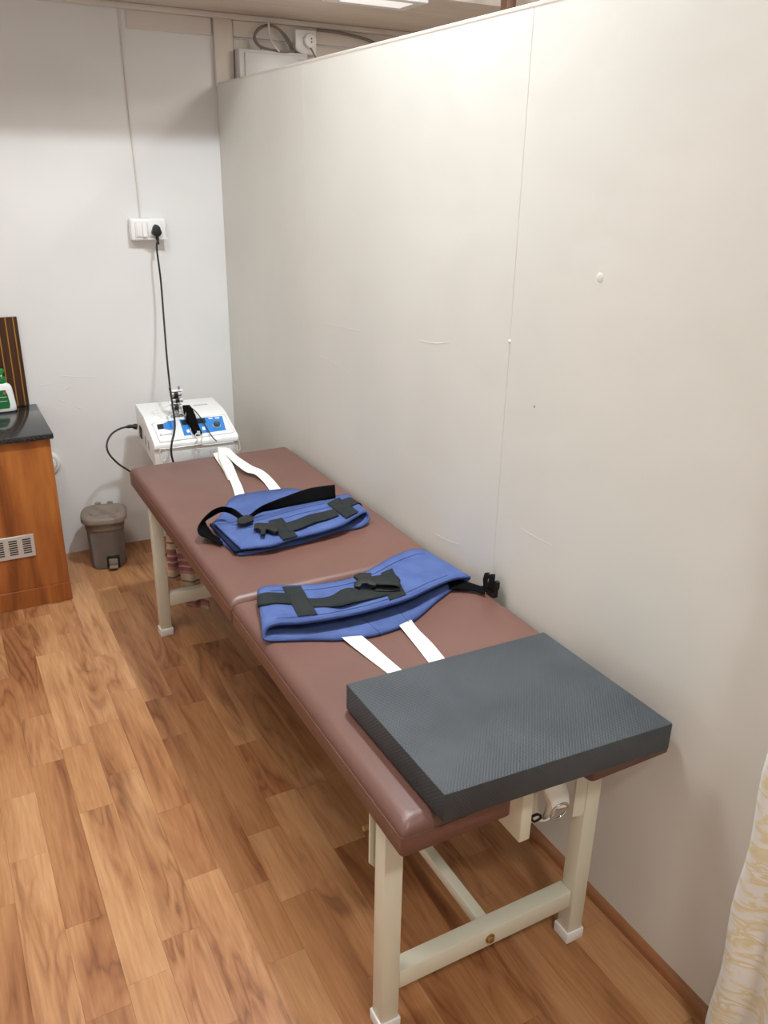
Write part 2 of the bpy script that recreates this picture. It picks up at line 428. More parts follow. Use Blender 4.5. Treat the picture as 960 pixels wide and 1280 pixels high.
# ------------------------------------------------------------------ treatment couch
T = thing('traction_couch', 'long brown leatherette treatment couch on cream steel legs', 'treatment couch', (-.328, 1.02, 0))
def miter(poly, d):
    out = []; N = len(poly)
    for i in range(N):
        p = Vector(poly[i]); a = (p-Vector(poly[i-1])).normalized(); b = (Vector(poly[(i+1) % N])-p).normalized()
        na = Vector((-a.y, a.x)); nb = Vector((-b.y, b.x)); m = (na+nb)/max(1+na.dot(nb), .2)
        out.append(p+m*d)
    return out
def round_poly(poly, r, counts=None, n=4):
    out = []; N = len(poly)
    for i in range(N):
        p = Vector(poly[i]); a = (Vector(poly[i-1])-p); b = (Vector(poly[(i+1) % N])-p)
        q = min(r, a.length/2.05, b.length/2.05); a.normalize(); b.normalize()
        p0 = p+a*q; p1 = p+b*q
        for k in range(n+1):
            t = k/n; out.append(p0*(1-t)**2+p*2*t*(1-t)+p1*t*t)
    if counts is None: counts = [max(1, int((out[(i+1) % len(out)]-out[i]).length/.03)) for i in range(len(out))]
    res = []
    for i, m in enumerate(counts):
        a, b = out[i], out[(i+1) % len(out)]
        for k in range(m): res.append(a.lerp(b, k/m))
    return res, counts
def cushion(poly):
    z0, z1, R = .545, H, .027
    rings = [(.004, z0), (0, z0+.004), (0, (z0+z1)/2), (0, z1-R)]
    for k in range(1, 8):
        a = math.pi/2*k/7; rings.append((R*(1-math.cos(a)), z1-R*(1-math.sin(a))))
    V = []; F = []; P, cn = round_poly(poly, .010); N = len(P)
    for d, z in rings:
        Q, _ = round_poly(miter(poly, d), .010+d*.15, cn)
        for p in Q: V.append((p.x, p.y, z))
    for k in range(len(rings)-1):
        for i in range(N): F.append((k*N+i, k*N+(i+1) % N, (k+1)*N+(i+1) % N, (k+1)*N+i))
    F.append(list(range(N))); F.append([(len(rings)-1)*N+i for i in range(N)])
    c = mk('cushion', V, F, M_leather, T, True, 60)
    tube('piping', [(p.x, p.y, z1-R-.001) for p in P], .0016, M_leather, c, 6, True, 1)
    return c
X0, X1 = -.640, -.018
cushion([(X0, 0), (-.412, 0), (-.395, .10), (-.36, .145), (-.274, .145), (-.239, .10), (-.222, 0), (X1, 0), (X1, .884), (X0, .884)])
cushion([(X0, .890), (X1, .890), (X1, 2.041), (X0, 2.041)])
# steel frame
box('side_rail', -.612, -.582, .10, 1.95, .515, .5445, M_cream, T, .003)
box('side_rail', -.148, -.118, .10, 1.95, .515, .5445, M_cream, T, .003)
def leg(x, y):
    l = box('leg', x, x+.04, y, y+.04, .012, .5445, M_cream, T, .003)
    box('foot_cap', x-.004, x+.044, y-.004, y+.044, 0, .030, M_whitep, l, .003)
for x, y in ((-.625, .085), (-.145, .082), (-.620, 1.84), (-.145, 1.84)): leg(x, y)
cb = box('cross_bar', -.585, -.145, .087, .125, .105, .152, M_cream, T, .003)
v, f = merge([cylvf((-.365, .087, .128), (0, -1, 0), .0115, .002, 20), cylvf((-.365, .085, .128), (0, -1, 0), .0075, .006, 6)])
tag(mk('bolt', v, f, M_brass, cb, True, 30), 'brass coloured hexagon bolt')
box('cross_bar', -.580, -.145, 1.842, 1.878, .120, .168, M_cream, T, .003)
box('stretcher', -.368, -.342, .125, 1.842, .112, .140, M_cream, T, .003)
box('end_rail', -.582, -.148, 1.925, 1.95, .470, .495, M_cream, T, .003)
for x in (-.607, -.143): box('rail_drop', x, x+.02, 1.925, 1.95, .470, .516, M_cream, T, .002)
# hinge plates beside the near legs
slab('hinge_plate', [(-.633, .130, .545), (-.600, .130, .545), (-.600, .130, .392), (-.609, .130, .386), (-.633, .130, .418)], (0, .004, 0), M_cream, T)
slab('hinge_plate', [(-.181, .079, .545), (-.150, .079, .545), (-.150, .079, .383), (-.156, .079, .377), (-.181, .079, .384)], (0, .004, 0), M_cream, T)
cyl('hinge_pin', (-.637, .150, .487), (1, 0, 0), .005, .012, M_brass, T, 12)
cyl('bolt', (-.605, .0845, .522), (0, -1, 0), .006, .004, M_brass, T, 6)
box('bracket_post', -.345, -.319, .048, .125, .411, .5445, M_cream, T, .002)
box('bracket_post', -.290, -.27, .10, .13, .50, .5445, M_cream, T, .002)
# shelf rails that carry the machine
for x in (-.44, -.26): box('shelf_arm', x, x+.03, 1.95, 2.60, .515, .534, M_cream, T, .002)

# ------------------------------------------------------------------ foam pad
P = [(-0.5820,0.3380,0.6780), (-0.0960,0.3230,0.6780), (-0.0910,-0.0570,0.6780), (-0.5780,-0.0270,0.6780)]
v, f = slabvf([(p[0], p[1], H+.004) for p in P], (0, 0, .06)); v, f = bevel_mesh(v, f, .0035, 2)
tag(mk('foam_pad', v, f, M_pad, None, True, 40), 'thick charcoal rectangular foam pad lying on end of brown couch', 'foam pad')

# ------------------------------------------------------------------ waist belt beside the foam pad
B = thing('traction_belt', 'blue canvas traction belt with white straps running under the charcoal pad', 'belt', (-0.3900,0.6990,0.6150))
loop = [((-0.0610,0.9050,0.6210), (-0.0650,0.7050,0.6210)), ((-0.1370,0.8860,0.6200), (-0.1730,0.6510,0.6200)), ((-0.2400,0.8580,0.6200), (-0.2890,0.5850,0.6200)),
        ((-0.3240,0.8350,0.6200), (-0.3920,0.5690,0.6200)), ((-0.4120,0.8430,0.6200), (-0.4710,0.5850,0.6200)), ((-0.4830,0.8630,0.6200), (-0.5400,0.6190,0.6200)),
        ((-0.5430,0.8710,0.6210), (-0.6240,0.6550,0.6210)), ((-0.5720,0.8640,0.6290), (-0.6340,0.6650,0.6290)), ((-0.5690,0.8640,0.6420), (-0.6220,0.6750,0.6420)),
        ((-0.5450,0.8600,0.6460), (-0.5970,0.6720,0.6480)), ((-0.5160,0.8460,0.6470), (-0.5670,0.6570,0.6500)), ((-0.4740,0.8240,0.6480), (-0.5290,0.6420,0.6520)),
        ((-0.4190,0.8040,0.6490), (-0.4660,0.6320,0.6530)), ((-0.3410,0.8010,0.6490), (-0.4020,0.6280,0.6530)), ((-0.2620,0.8300,0.6490), (-0.3340,0.6300,0.6530)),
        ((-0.1810,0.8680,0.6490), (-0.2590,0.6390,0.6530)), ((-0.1170,0.8860,0.6480), (-0.1860,0.6640,0.6510)), ((-0.0830,0.8870,0.6430), (-0.1110,0.6870,0.6470)),
        ((-0.0620,0.8890,0.6330), (-0.0480,0.6980,0.6370)), ((-0.0580,0.8960,0.6240), (-0.0480,0.7010,0.6260))]
bd = ribbon('band', loop, .007, M_bfab, B, True, 8, 5)
tube('edge_binding', [q[1] for q in loop], .0042, M_bbind, bd, 6, True, 5)
tube('edge_binding', [q[0] for q in loop], .0042, M_bbind, bd, 6, True, 5)
tube('stitch_seam', [Vector(a).lerp(Vector(b), .16)+Vector((0, 0, .0042)) for a, b in loop[9:18]], .0011, M_bbind, bd, 5)
tube('stitch_seam', [Vector(a).lerp(Vector(b), .9)+Vector((0, 0, .0042)) for a, b in loop[9:18]], .0011, M_bbind, bd, 5)
slab('webbing', [(-0.5210,0.8330,0.6520), (-0.4780,0.8150,0.6530), (-0.5030,0.6540,0.6570), (-0.5460,0.6680,0.6560)], (0, 0, .002), M_web, B)
slab('webbing', [(-0.2630,0.7870,0.6540), (-0.2230,0.7990,0.6540), (-0.2660,0.6480,0.6570), (-0.3170,0.6410,0.6570)], (0, 0, .002), M_web, B)
ribbon('webbing', [((-0.5780,0.8470,0.6270), (-0.5970,0.7910,0.6270)), ((-0.5850,0.8400,0.6410), (-0.6030,0.7840,0.6410)), ((-0.5700,0.8260,0.6510), (-0.5910,0.7660,0.6510)), ((-0.5470,0.8100,0.6530), (-0.5660,0.7570,0.6540)), ((-0.5200,0.7860,0.6560), (-0.5360,0.7330,0.6560))], .0018, M_web, B)
ribbon('webbing', [((-0.4940,0.7420,0.6570), (-0.4980,0.6940,0.6570)), ((-0.4670,0.7290,0.6570), (-0.4730,0.6840,0.6570)), ((-0.4370,0.7200,0.6610), (-0.4560,0.6700,0.6600)), ((-0.4060,0.7210,0.6710), (-0.4370,0.6570,0.6650)), ((-0.3810,0.7180,0.6710), (-0.4060,0.6590,0.6650)),
        ((-0.3480,0.7130,0.6610), (-0.3690,0.6630,0.6610)), ((-0.3080,0.7120,0.6590), (-0.3280,0.6650,0.6590)), ((-0.2680,0.7170,0.6570), (-0.2840,0.6710,0.6570))], .0018, M_web, B)
bk = slab('buckle', [(-0.3510,0.7710,0.6670), (-0.3310,0.7790,0.6670), (-0.3030,0.7650,0.6670), (-0.3190,0.7300,0.6670), (-0.3180,0.7050,0.6670), (-0.3270,0.6970,0.6670), (-0.3380,0.7100,0.6670), (-0.3400,0.7210,0.6670), (-0.3510,0.7210,0.6670), (-0.3640,0.7080,0.6670), (-0.3740,0.7160,0.6670), (-0.3720,0.7270,0.6670), (-0.3500,0.7450,0.6670)], (0, 0, .009), M_black, B, .0012)
ribbon('webbing', [((-0.3150,0.7520,0.6720), (-0.3300,0.7100,0.6720)), ((-0.2840,0.7400,0.6750), (-0.3070,0.6920,0.6750)), ((-0.2550,0.7260,0.6750), (-0.2810,0.6740,0.6750)), ((-0.2510,0.7060,0.6670), (-0.2740,0.6690,0.6670)), ((-0.2660,0.7120,0.6610), (-0.2910,0.6760,0.6610)), ((-0.3100,0.7260,0.6620), (-0.3310,0.6930,0.6620))], .0018, M_web, B)
# tail strap with the plug half of the clip
ribbon('webbing', [((-0.0900,0.7310,0.6290), (-0.1180,0.6780,0.6270)), ((-0.0640,0.7000,0.6280), (-0.0850,0.6600,0.6250)), ((-0.0470,0.6730,0.6270), (-0.0640,0.6400,0.6250)), ((-0.0340,0.6460,0.6270), (-0.0500,0.6130,0.6250))], .0018, M_hook, B)
XW = -.030
v, f = merge([slabvf([(-0.0300,0.6630,0.6210), (-0.0300,0.6460,0.6330), (-0.0300,0.6030,0.6320), (-0.0300,0.6040,0.6130), (-0.0300,0.6290,0.6080)], (.012, 0, 0)),
              slabvf([(-0.0300,0.6530,0.6280), (-0.0300,0.6570,0.6450), (-0.0300,0.6500,0.6660), (-0.0300,0.6390,0.6710), (-0.0300,0.6350,0.6620), (-0.0300,0.6420,0.6470), (-0.0300,0.6400,0.6310)], (.006, 0, 0)),
              slabvf([(-0.0300,0.6340,0.6270), (-0.0300,0.6330,0.6440), (-0.0300,0.6290,0.6710), (-0.0300,0.6120,0.6780), (-0.0300,0.6120,0.6530), (-0.0300,0.6170,0.6300)], (.006, 0, 0)),
              slabvf([(-0.0300,0.6130,0.6280), (-0.0300,0.6120,0.6490), (-0.0300,0.6030,0.6640), (-0.0300,0.5940,0.6620), (-0.0300,0.5940,0.6460), (-0.0300,0.6020,0.6280)], (.009, 0, 0))])
mk('clip', v, f, M_black, B)
for a, b in ((((-0.3890,0.6710,0.6240)), ((-0.3820,0.5560,0.6240))), (((-0.2890,0.6660,0.6240)), ((-0.2970,0.5760,0.6240)))):
    tube('stitch_seam', [a, b], .0009, M_bbind, bd, 5, False, 1)
ribbon('strap', [((-0.4720,0.5880,0.6230), (-0.4270,0.5730,0.6230)), ((-0.4650,0.5480,0.6200), (-0.4210,0.5370,0.6200)), ((-0.4550,0.4870,0.6180), (-0.4160,0.4850,0.6180)), ((-0.4450,0.4260,0.6170), (-0.4110,0.4300,0.6170)), ((-0.4310,0.3140,0.6170), (-0.4010,0.3150,0.6170))], .002, M_wweb, B, False, 3)
ribbon('strap', [((-0.3250,0.5760,0.6230), (-0.2860,0.5870,0.6230)), ((-0.3270,0.5370,0.6200), (-0.2910,0.5440,0.6200)), ((-0.3330,0.4790,0.6180), (-0.2920,0.4830,0.6180)), ((-0.3400,0.4200,0.6170), (-0.2980,0.4250,0.6170)), ((-0.3530,0.3140,0.6170), (-0.3120,0.3170,0.6170))], .002, M_wweb, B, False, 3)

# ------------------------------------------------------------------ chest belt near the machine
B = thing('traction_belt', 'blue canvas traction belt with looped black strap and white straps to the machine', 'belt', (-0.3210,1.2880,0.6150))
band1 = [((-0.5420,1.3200,0.6410), (-0.5290,1.1270,0.6390)), ((-0.5060,1.3070,0.6420), (-0.4880,1.1140,0.6410)), ((-0.4450,1.3020,0.6430), (-0.4440,1.1030,0.6430)), ((-0.3630,1.3130,0.6450), (-0.3730,1.1160,0.6450)),
         ((-0.2850,1.3290,0.6470), (-0.2840,1.1220,0.6470)), ((-0.1910,1.3310,0.6490), (-0.2080,1.1350,0.6510)), ((-0.1240,1.3540,0.6490), (-0.1530,1.1650,0.6530)), ((-0.0830,1.3590,0.6460), (-0.1030,1.1930,0.6510)),
         ((-0.0740,1.3540,0.6350), (-0.0970,1.1790,0.6390)), ((-0.0850,1.3560,0.6250), (-0.1110,1.1680,0.6270)), ((-0.0980,1.3760,0.6200), (-0.1430,1.1570,0.6210)), ((-0.1450,1.4390,0.6200), (-0.2150,1.1610,0.6200)),
         ((-0.1780,1.5260,0.6200), (-0.3210,1.1340,0.6200)), ((-0.2170,1.5580,0.6200), (-0.3990,1.1280,0.6200)), ((-0.2740,1.5680,0.6200), (-0.4720,1.1270,0.6200)), ((-0.3440,1.5720,0.6200), (-0.5240,1.1280,0.6200)),
         ((-0.3900,1.5690,0.6200), (-0.5350,1.1460,0.6200)), ((-0.4260,1.5340,0.6200), (-0.5420,1.1800,0.6200)), ((-0.4780,1.4420,0.6210), (-0.5470,1.2160,0.6210)), ((-0.5340,1.3700,0.6230), (-0.5500,1.2440,0.6230))]
bd = ribbon('band', band1, .007, M_bfab, B, False, 8, 5)
tube('edge_binding', [q[1] for q in band1], .0042, M_bbind, bd, 6, False, 5)
tube('edge_binding', [q[0] for q in band1], .0042, M_bbind, bd, 6, False, 5)
# folded inner layers seen at the open end
ribbon('lining', [((-0.5500,1.3500,0.6310), (-0.5450,1.1350,0.6290)), ((-0.5230,1.3340,0.6320), (-0.5180,1.1310,0.6300)), ((-0.4600,1.3310,0.6320), (-0.4610,1.1250,0.6310)), ((-0.3790,1.3420,0.6320), (-0.3830,1.1360,0.6310))], .008, M_navy, B, False, 4)
tube('stitch_seam', [Vector(a).lerp(Vector(b), .12)+Vector((0, 0, .0042)) for a, b in band1[1:7]], .0011, M_bbind, bd, 5)
tube('stitch_seam', [Vector(a).lerp(Vector(b), .3)+Vector((0, 0, .0042)) for a, b in band1[1:7]], .0011, M_bbind, bd, 5)
slab('webbing', [(-0.3970,1.2530,0.6510), (-0.3520,1.2590,0.6510), (-0.3640,1.1070,0.6530), (-0.4100,1.1060,0.6510)], (0, 0, .002), M_web, B)
slab('webbing', [(-0.1840,1.2960,0.6550), (-0.1280,1.3270,0.6550), (-0.1320,1.1800,0.6610), (-0.1860,1.1540,0.6590)], (0, 0, .002), M_web, B)
ribbon('webbing', [((-0.3700,1.2090,0.6540), (-0.3760,1.1460,0.6540)), ((-0.3260,1.2110,0.6580), (-0.3330,1.1500,0.6570)), ((-0.2740,1.2290,0.6590), (-0.2820,1.1690,0.6580)), ((-0.2260,1.2340,0.6580), (-0.2370,1.1750,0.6580)), ((-0.1840,1.2420,0.6580), (-0.1940,1.1870,0.6590))], .0018, M_web, B)
ribbon('webbing', [((-0.1420,1.2970,0.6580), (-0.1510,1.2310,0.6590)), ((-0.1060,1.3130,0.6560), (-0.1130,1.2460,0.6580)), ((-0.0870,1.3220,0.6510), (-0.0850,1.2640,0.6520)), ((-0.0800,1.3240,0.6410), (-0.0800,1.2560,0.6430))], .0018, M_web, B)
slab('clip', [(-0.4520,1.2260,0.6550), (-0.4380,1.2290,0.6550), (-0.4180,1.2160,0.6550), (-0.4020,1.2050,0.6550), (-0.3950,1.1850,0.6550), (-0.4080,1.1460,0.6550), (-0.4200,1.1450,0.6550), (-0.4270,1.1650,0.6550), (-0.4330,1.1770,0.6550), (-0.4500,1.1440,0.6550), (-0.4610,1.1460,0.6550), (-0.4510,1.1730,0.6550), (-0.4530,1.1940,0.6550), (-0.4630,1.1950,0.6550)], (0, 0, .009), M_black, B, .001)
ribbon('looped_strap', [((-0.4520,1.2940,0.6550), (-0.4680,1.2870,0.6490)), ((-0.4700,1.3430,0.6690), (-0.4770,1.3460,0.6510)), ((-0.4900,1.3580,0.6750), (-0.4910,1.3810,0.6510)), ((-0.5090,1.3670,0.6750), (-0.5070,1.3870,0.6490)), ((-0.5400,1.3570,0.6710), (-0.5310,1.3770,0.6450)),
        ((-0.5790,1.3210,0.6630), (-0.5550,1.3710,0.6370)), ((-0.6060,1.2810,0.6550), (-0.5560,1.3650,0.6290)), ((-0.6070,1.2550,0.6450), (-0.5570,1.3280,0.6250)), ((-0.5870,1.2450,0.6350), (-0.5560,1.2860,0.6230)), ((-0.5600,1.2060,0.6250), (-0.5430,1.2350,0.6230))], .002, M_hook, B, False, 4)
slab('slider', [(-0.4860,1.2830,0.6550), (-0.4480,1.3060,0.6550), (-0.4350,1.2860,0.6550), (-0.4430,1.2560,0.6550), (-0.4750,1.2440,0.6550), (-0.4940,1.2530,0.6550)], (0, 0, .008), M_black, B, .001)
ribbon('tail_strap', [((-0.4460,1.2960,0.6610), (-0.4500,1.2790,0.6550)), ((-0.4000,1.3150,0.6750), (-0.3980,1.3230,0.6530)), ((-0.3560,1.3280,0.6810), (-0.3580,1.3260,0.6530)), ((-0.2890,1.3490,0.6850), (-0.2980,1.3300,0.6530)), ((-0.2180,1.3690,0.6870), (-0.2350,1.3310,0.6540)), ((-0.1710,1.3680,0.6880), (-0.1870,1.3320,0.6550)), ((-0.1260,1.3630,0.6880), (-0.1380,1.3320,0.6550))], .002, M_hook, B, False, 4)
ribbon('strap', [((-0.2760,2.1300,0.6140), (-0.2340,2.1300,0.6080)), ((-0.3310,1.9360,0.6370), (-0.2930,1.9280,0.6370)), ((-0.3490,1.8270,0.6270), (-0.3120,1.8190,0.6270)), ((-0.3610,1.7290,0.6210), (-0.3310,1.7150,0.6210)), ((-0.3750,1.6540,0.6190), (-0.3430,1.6470,0.6190)), ((-0.3920,1.5770,0.6160), (-0.3590,1.5750,0.6160))], .002, M_wweb, B, False, 3)
ribbon('strap', [((-0.3240,2.0390,0.6210), (-0.2960,2.0470,0.6210)), ((-0.3360,1.9430,0.6200), (-0.3010,1.9460,0.6200)), ((-0.3470,1.8420,0.6190), (-0.3160,1.8360,0.6190)), ((-0.3630,1.7400,0.6180), (-0.3330,1.7340,0.6180))], .002, M_wweb, B, False, 3)
ribbon('strap', [((-0.2640,2.1300,0.6050), (-0.2280,2.1300,0.6040)), ((-0.3060,1.9080,0.6450), (-0.2730,1.9230,0.6450)), ((-0.3000,1.8200,0.6370), (-0.2610,1.8620,0.6370)), ((-0.2890,1.7570,0.6310), (-0.2490,1.7990,0.6330)), ((-0.2680,1.7250,0.6290), (-0.2300,1.7540,0.6290)), ((-0.2620,1.6610,0.6220), (-0.2230,1.6790,0.6220)), ((-0.2670,1.5840,0.6160), (-0.2280,1.5850,0.6160)), ((-0.2680,1.5680,0.6160), (-0.2300,1.5710,0.6160))], .002, M_wweb, B, False, 3)

# ------------------------------------------------------------------ traction machine
MO = Vector((-.507, 2.2, .535)); MA = math.radians(-4)
def MX(v): return MO+Vector((v.x*math.cos(MA)-v.y*math.sin(MA), v.x*math.sin(MA)+v.y*math.cos(MA), v.z))
T = thing('traction_machine', 'white desktop traction machine with blue control panel at couch head', 'medical device', (-.33, 2.4, .535))
XF = MX
W = .335
prof = [(.012, 0), (.012, .070), (.0, .078), (.0, .094), (.004, .101), (.012, .106), (.20, .1505), (.215, .1535), (.235, .155), (.425, .156), (.43, .150), (.43, 0)]
v, f = slabvf([(0, a, b) for a, b in prof], (W, 0, 0)); v, f = bevel_mesh(v, f, .004, 2)
hs = mk('housing', v, f, M_whitep, T, True, 35)
box('plinth', .02, W-.02, .03, .41, -.012, .001, M_offw, T, .002)
box('front_recess', .03, W-.02, .008, .013, .010, .062, M_box, T, .002)
for i in range(3): box('rubber_foot', .04+i*.12, .06+i*.12, .05, .07, -.0145, -.0115, M_rubber, T)
box('inlet', -.004, .001, .30, .345, .035, .085, M_black, T, .001)
for ly in (.12, .19): box('side_vent', -.001, .001, ly, ly+.035, .04, .075, M_grey, T)
XF = None
Z = Vector((0, -.235, .972)).normalized()
def onp(name, pts, mat, par, th=.002): return slab(name, pts, Z*th, mat, par)
pn = onp('control_panel', [(-0.4647,2.3550,0.6755), (-0.1844,2.3502,0.6790), (-0.1761,2.3340,0.6753), (-0.1815,2.2202,0.6479), (-0.1919,2.2001,0.6429), (-0.4663,2.2044,0.6393), (-0.4798,2.2176,0.6422), (-0.4728,2.3308,0.6695)], M_whitep, T, .002)
tube('bezel', [(-0.4655,2.3511,0.6766), (-0.3271,2.3489,0.6784), (-0.1856,2.3464,0.6802), (-0.1773,2.3302,0.6764), (-0.1800,2.2727,0.6626), (-0.1827,2.2165,0.6490), (-0.1931,2.1964,0.6440), (-0.3310,2.1985,0.6422), (-0.4671,2.2007,0.6404), (-0.4807,2.2139,0.6434), (-0.4779,2.2699,0.6569), (-0.4736,2.3270,0.6707)], .0012, M_box, pn, 6, True, 2)
onp('display', [(-0.4586,2.3350,0.6733), (-0.4345,2.3349,0.6737), (-0.4402,2.2971,0.6646), (-0.4641,2.2972,0.6642)], M_black, pn, .001)
onp('blue_field', [(-0.4345,2.3349,0.6737), (-0.4058,2.3504,0.6779), (-0.3858,2.3517,0.6786), (-0.3978,2.2820,0.6617), (-0.4219,2.2822,0.6613), (-0.4402,2.2971,0.6646)], M_blue, pn, .001)
bf = onp('blue_field', [(-0.3635,2.3490,0.6783), (-0.1880,2.3341,0.6777), (-0.2091,2.2229,0.6506), (-0.3797,2.2234,0.6479)], M_blue, pn, .001)
onp('display', [(-0.3600,2.3382,0.6773), (-0.2620,2.3318,0.6774), (-0.2684,2.2962,0.6688), (-0.3640,2.3025,0.6687)], M_black, pn, .001)
onp('button', [(-0.2954,2.2637,0.6605), (-0.2838,2.2638,0.6607), (-0.2886,2.2387,0.6546), (-0.3001,2.2387,0.6544)], M_whitep, pn, .003)
onp('button', [(-0.3608,2.2589,0.6583), (-0.3494,2.2590,0.6585), (-0.3528,2.2372,0.6532), (-0.3642,2.2372,0.6530)], M_whitep, pn, .003)
for a in (260.5, 268.5): onp('print', [Vector(q) for q in ((-0.2472,2.3305,0.6774), (-0.2308,2.3288,0.6772), (-0.2327,2.3197,0.6750), (-0.2491,2.3215,0.6752))] if a < 262 else [(-0.2210,2.3275,0.6771), (-0.2027,2.3260,0.6770), (-0.2049,2.3163,0.6747), (-0.2232,2.3178,0.6747)], M_whitep, pn, .0004)
onp('print', [(-0.4680,2.2597,0.6551), (-0.4573,2.2586,0.6550), (-0.4593,2.2445,0.6516), (-0.4700,2.2457,0.6517)], M_grey, pn, .0004)
onp('print', [(-0.4535,2.2550,0.6542), (-0.4200,2.2552,0.6548), (-0.4212,2.2466,0.6527), (-0.4546,2.2464,0.6521)], M_grey, pn, .0004)
kc = Vector((-0.2347,2.2611,0.6604))
v, f = cylvf(kc, Z, .0165, .003, 28); mk('knob_ring', v, f, M_steel, pn, True, 40)
v, f = cylvf(kc+Z*.003, Z, .0135, .016, 28, .0115); v, f = bevel_mesh(v, f, .003, 2); mk('knob', v, f, M_knob, pn, True, 60)
XF = MX
box('print', .225, .285, .31, .322, .1555, .1566, M_grey, T)
XF = None
# pulley mast on the top
mx, my, mz = -.362, 2.395, .690
ms = box('pulley_mast', mx-.012, mx+.012, my-.004, my+.004, mz-.002, mz+.100, M_chrome, T, .001)
box('mast_foot', mx-.026, mx+.026, my-.024, my+.024, mz-.001, mz+.006, M_chrome, ms, .001)
for dz, dx in ((.088, .0), (.062, .004), (.035, -.002)):
    cyl('pulley', (mx-.022+dx, my-.013, mz+dz), (1, 0, 0), .011, .044, M_chrome, ms, 18)
    cyl('pulley_bush', (mx-.008+dx, my-.013, mz+dz), (1, 0, 0), .0135, .016, M_black, ms, 18)
for dz in (.10, .049): box('cross_plate', mx-.028, mx+.03, my-.022, my+.006, mz+dz, mz+dz+.004, M_whitep, ms, .001)
cyl('wing_bolt', (mx-.02, my-.01, mz+.104), (0, 0, 1), .005, .016, M_chrome, ms, 10)
cyl('wing_bolt', (mx+.016, my-.01, mz+.104), (0, 0, 1), .005, .014, M_chrome, ms, 10)
tube('white_line', [(mx-.02, my-.005, mz+.045), (mx-.055, my+.03, mz+.02), (mx-.085, my+.06, mz+.0072), (mx-.06, my-.02, mz+.0072), (mx-.03, my-.03, mz+.008)], .0016, M_whitep, ms, 6)
tube('pull_line', [(mx+.004, my-.02, mz+.06), (mx+.008, my-.05, mz+.03), (mx+.014, my-.09, mz+.012), Vector((-0.3156,2.4194,0.6991))], .0022, M_chrome, ms, 6)

# black padded strap lying over the panel with its thin lead
t = thing('padded_strap', 'black padded strap with thin lead hung over front of white machine', 'strap', (-0.3345,2.2702,0.6619))
ribbon('pad', [((-0.3224,2.4410,0.7083), (-0.2931,2.4368,0.7078)), ((-0.3314,2.3928,0.7007), (-0.2933,2.3965,0.7022)), ((-0.3397,2.3265,0.6846), (-0.2987,2.3357,0.6875)), ((-0.3432,2.2609,0.6688), (-0.3093,2.2647,0.6703)), ((-0.3449,2.2031,0.6549), (-0.3147,2.2010,0.6549))], .010, M_hook, t, False, 4)
tube('lead', [(-0.3004,2.4224,0.7104), (-0.2896,2.3801,0.7025), (-0.2828,2.3273,0.6878), (-0.2831,2.2641,0.6706), (-0.2844,2.1990,0.6549), (-0.2830,2.1538,0.6441), (-0.2660,2.1700,0.6260)], .0022, M_rubber, t, 6)
tube('loop', [(-0.3429,2.2098,0.6545), (-0.3352,2.2668,0.6663), (-0.3449,2.2564,0.6636), (-0.3518,2.2130,0.6531), (-0.3423,2.1809,0.6476)], .0016, M_whitep, t, 6)

# spreader bar of bent wire hanging in front
YS = 2.178
t = thing('spreader_bar', 'bent bright wire spreader bar with end hooks hanging before machine', 'wire hook', (-0.3410,2.1580,0.6240))
tube('bar', [(-0.4920,2.1580,0.6280), (-0.4580,2.1580,0.6250), (-0.4080,2.1580,0.6250), (-0.3630,2.1580,0.6260), (-0.3470,2.1580,0.6280), (-0.3470,2.1580,0.6480), (-0.3540,2.1580,0.6620), (-0.3470,2.1580,0.6710), (-0.3350,2.1580,0.6640), (-0.3260,2.1580,0.6550), (-0.3320,2.1580,0.6430), (-0.3300,2.1580,0.6240), (-0.3120,2.1580,0.6200), (-0.2670,2.1580,0.6190), (-0.2040,2.1580,0.6190)], .0021, M_wire, t, 8)
tube('hook', [(-0.4920,2.1580,0.6280), (-0.4970,2.1580,0.6130), (-0.4950,2.1580,0.5870), (-0.4830,2.1580,0.5790), (-0.4720,2.1580,0.5870), (-0.4710,2.1580,0.6130), (-0.4800,2.1580,0.6240)], .0021, M_wire, t, 8)
tube('hook', [(-0.2040,2.1580,0.6190), (-0.1950,2.1580,0.6050), (-0.1860,2.1580,0.5800), (-0.1760,2.1580,0.5820), (-0.1760,2.1580,0.6060), (-0.1820,2.1580,0.6300)], .0021, M_wire, t, 8)
cyl('swivel', (-0.3400,2.1580,0.6670), (0, 0, 1), .006, .012, M_wire, t, 12)

# ------------------------------------------------------------------ wall socket, plug and lead
sk = thing('wall_socket', 'white surface wall socket with rocker switch above the machine', 'socket', (-.336, YB, 1.35))
v, f = boxvf(-.408, -.264, YB-.046, YB, 1.350, 1.435); v, f = bevel_mesh(v, f, .007, 3); mk('back_box', v, f, M_whitep, sk, True, 50)
box('face_plate', -.392, -.28, YB-.050, YB-.044, 1.362, 1.424, M_offw, sk, .002)
box('blank_module', -.386, -.366, YB-.052, YB-.048, 1.367, 1.418, M_whitep, sk, .001)
v, f = slabvf([(-.362, YB-.050, 1.418), (-.362, YB-.054, 1.418), (-.362, YB-.060, 1.366), (-.362, YB-.050, 1.364)], (.016, 0, 0)); mk('rocker', v, f, M_whitep, sk)
box('outlet', -.34, -.284, YB-.053, YB-.049, 1.366, 1.420, M_whitep, sk, .002)
box('lip', -.345, -.262, YB-.058, YB-.044, 1.3535, 1.357, M_whitep, sk, .001)
pc = thing('power_lead', 'black three-pin plug and lead running from wall socket to machine', 'cable', (-.314, YB-.055, 1.34))
py = YB-.0545
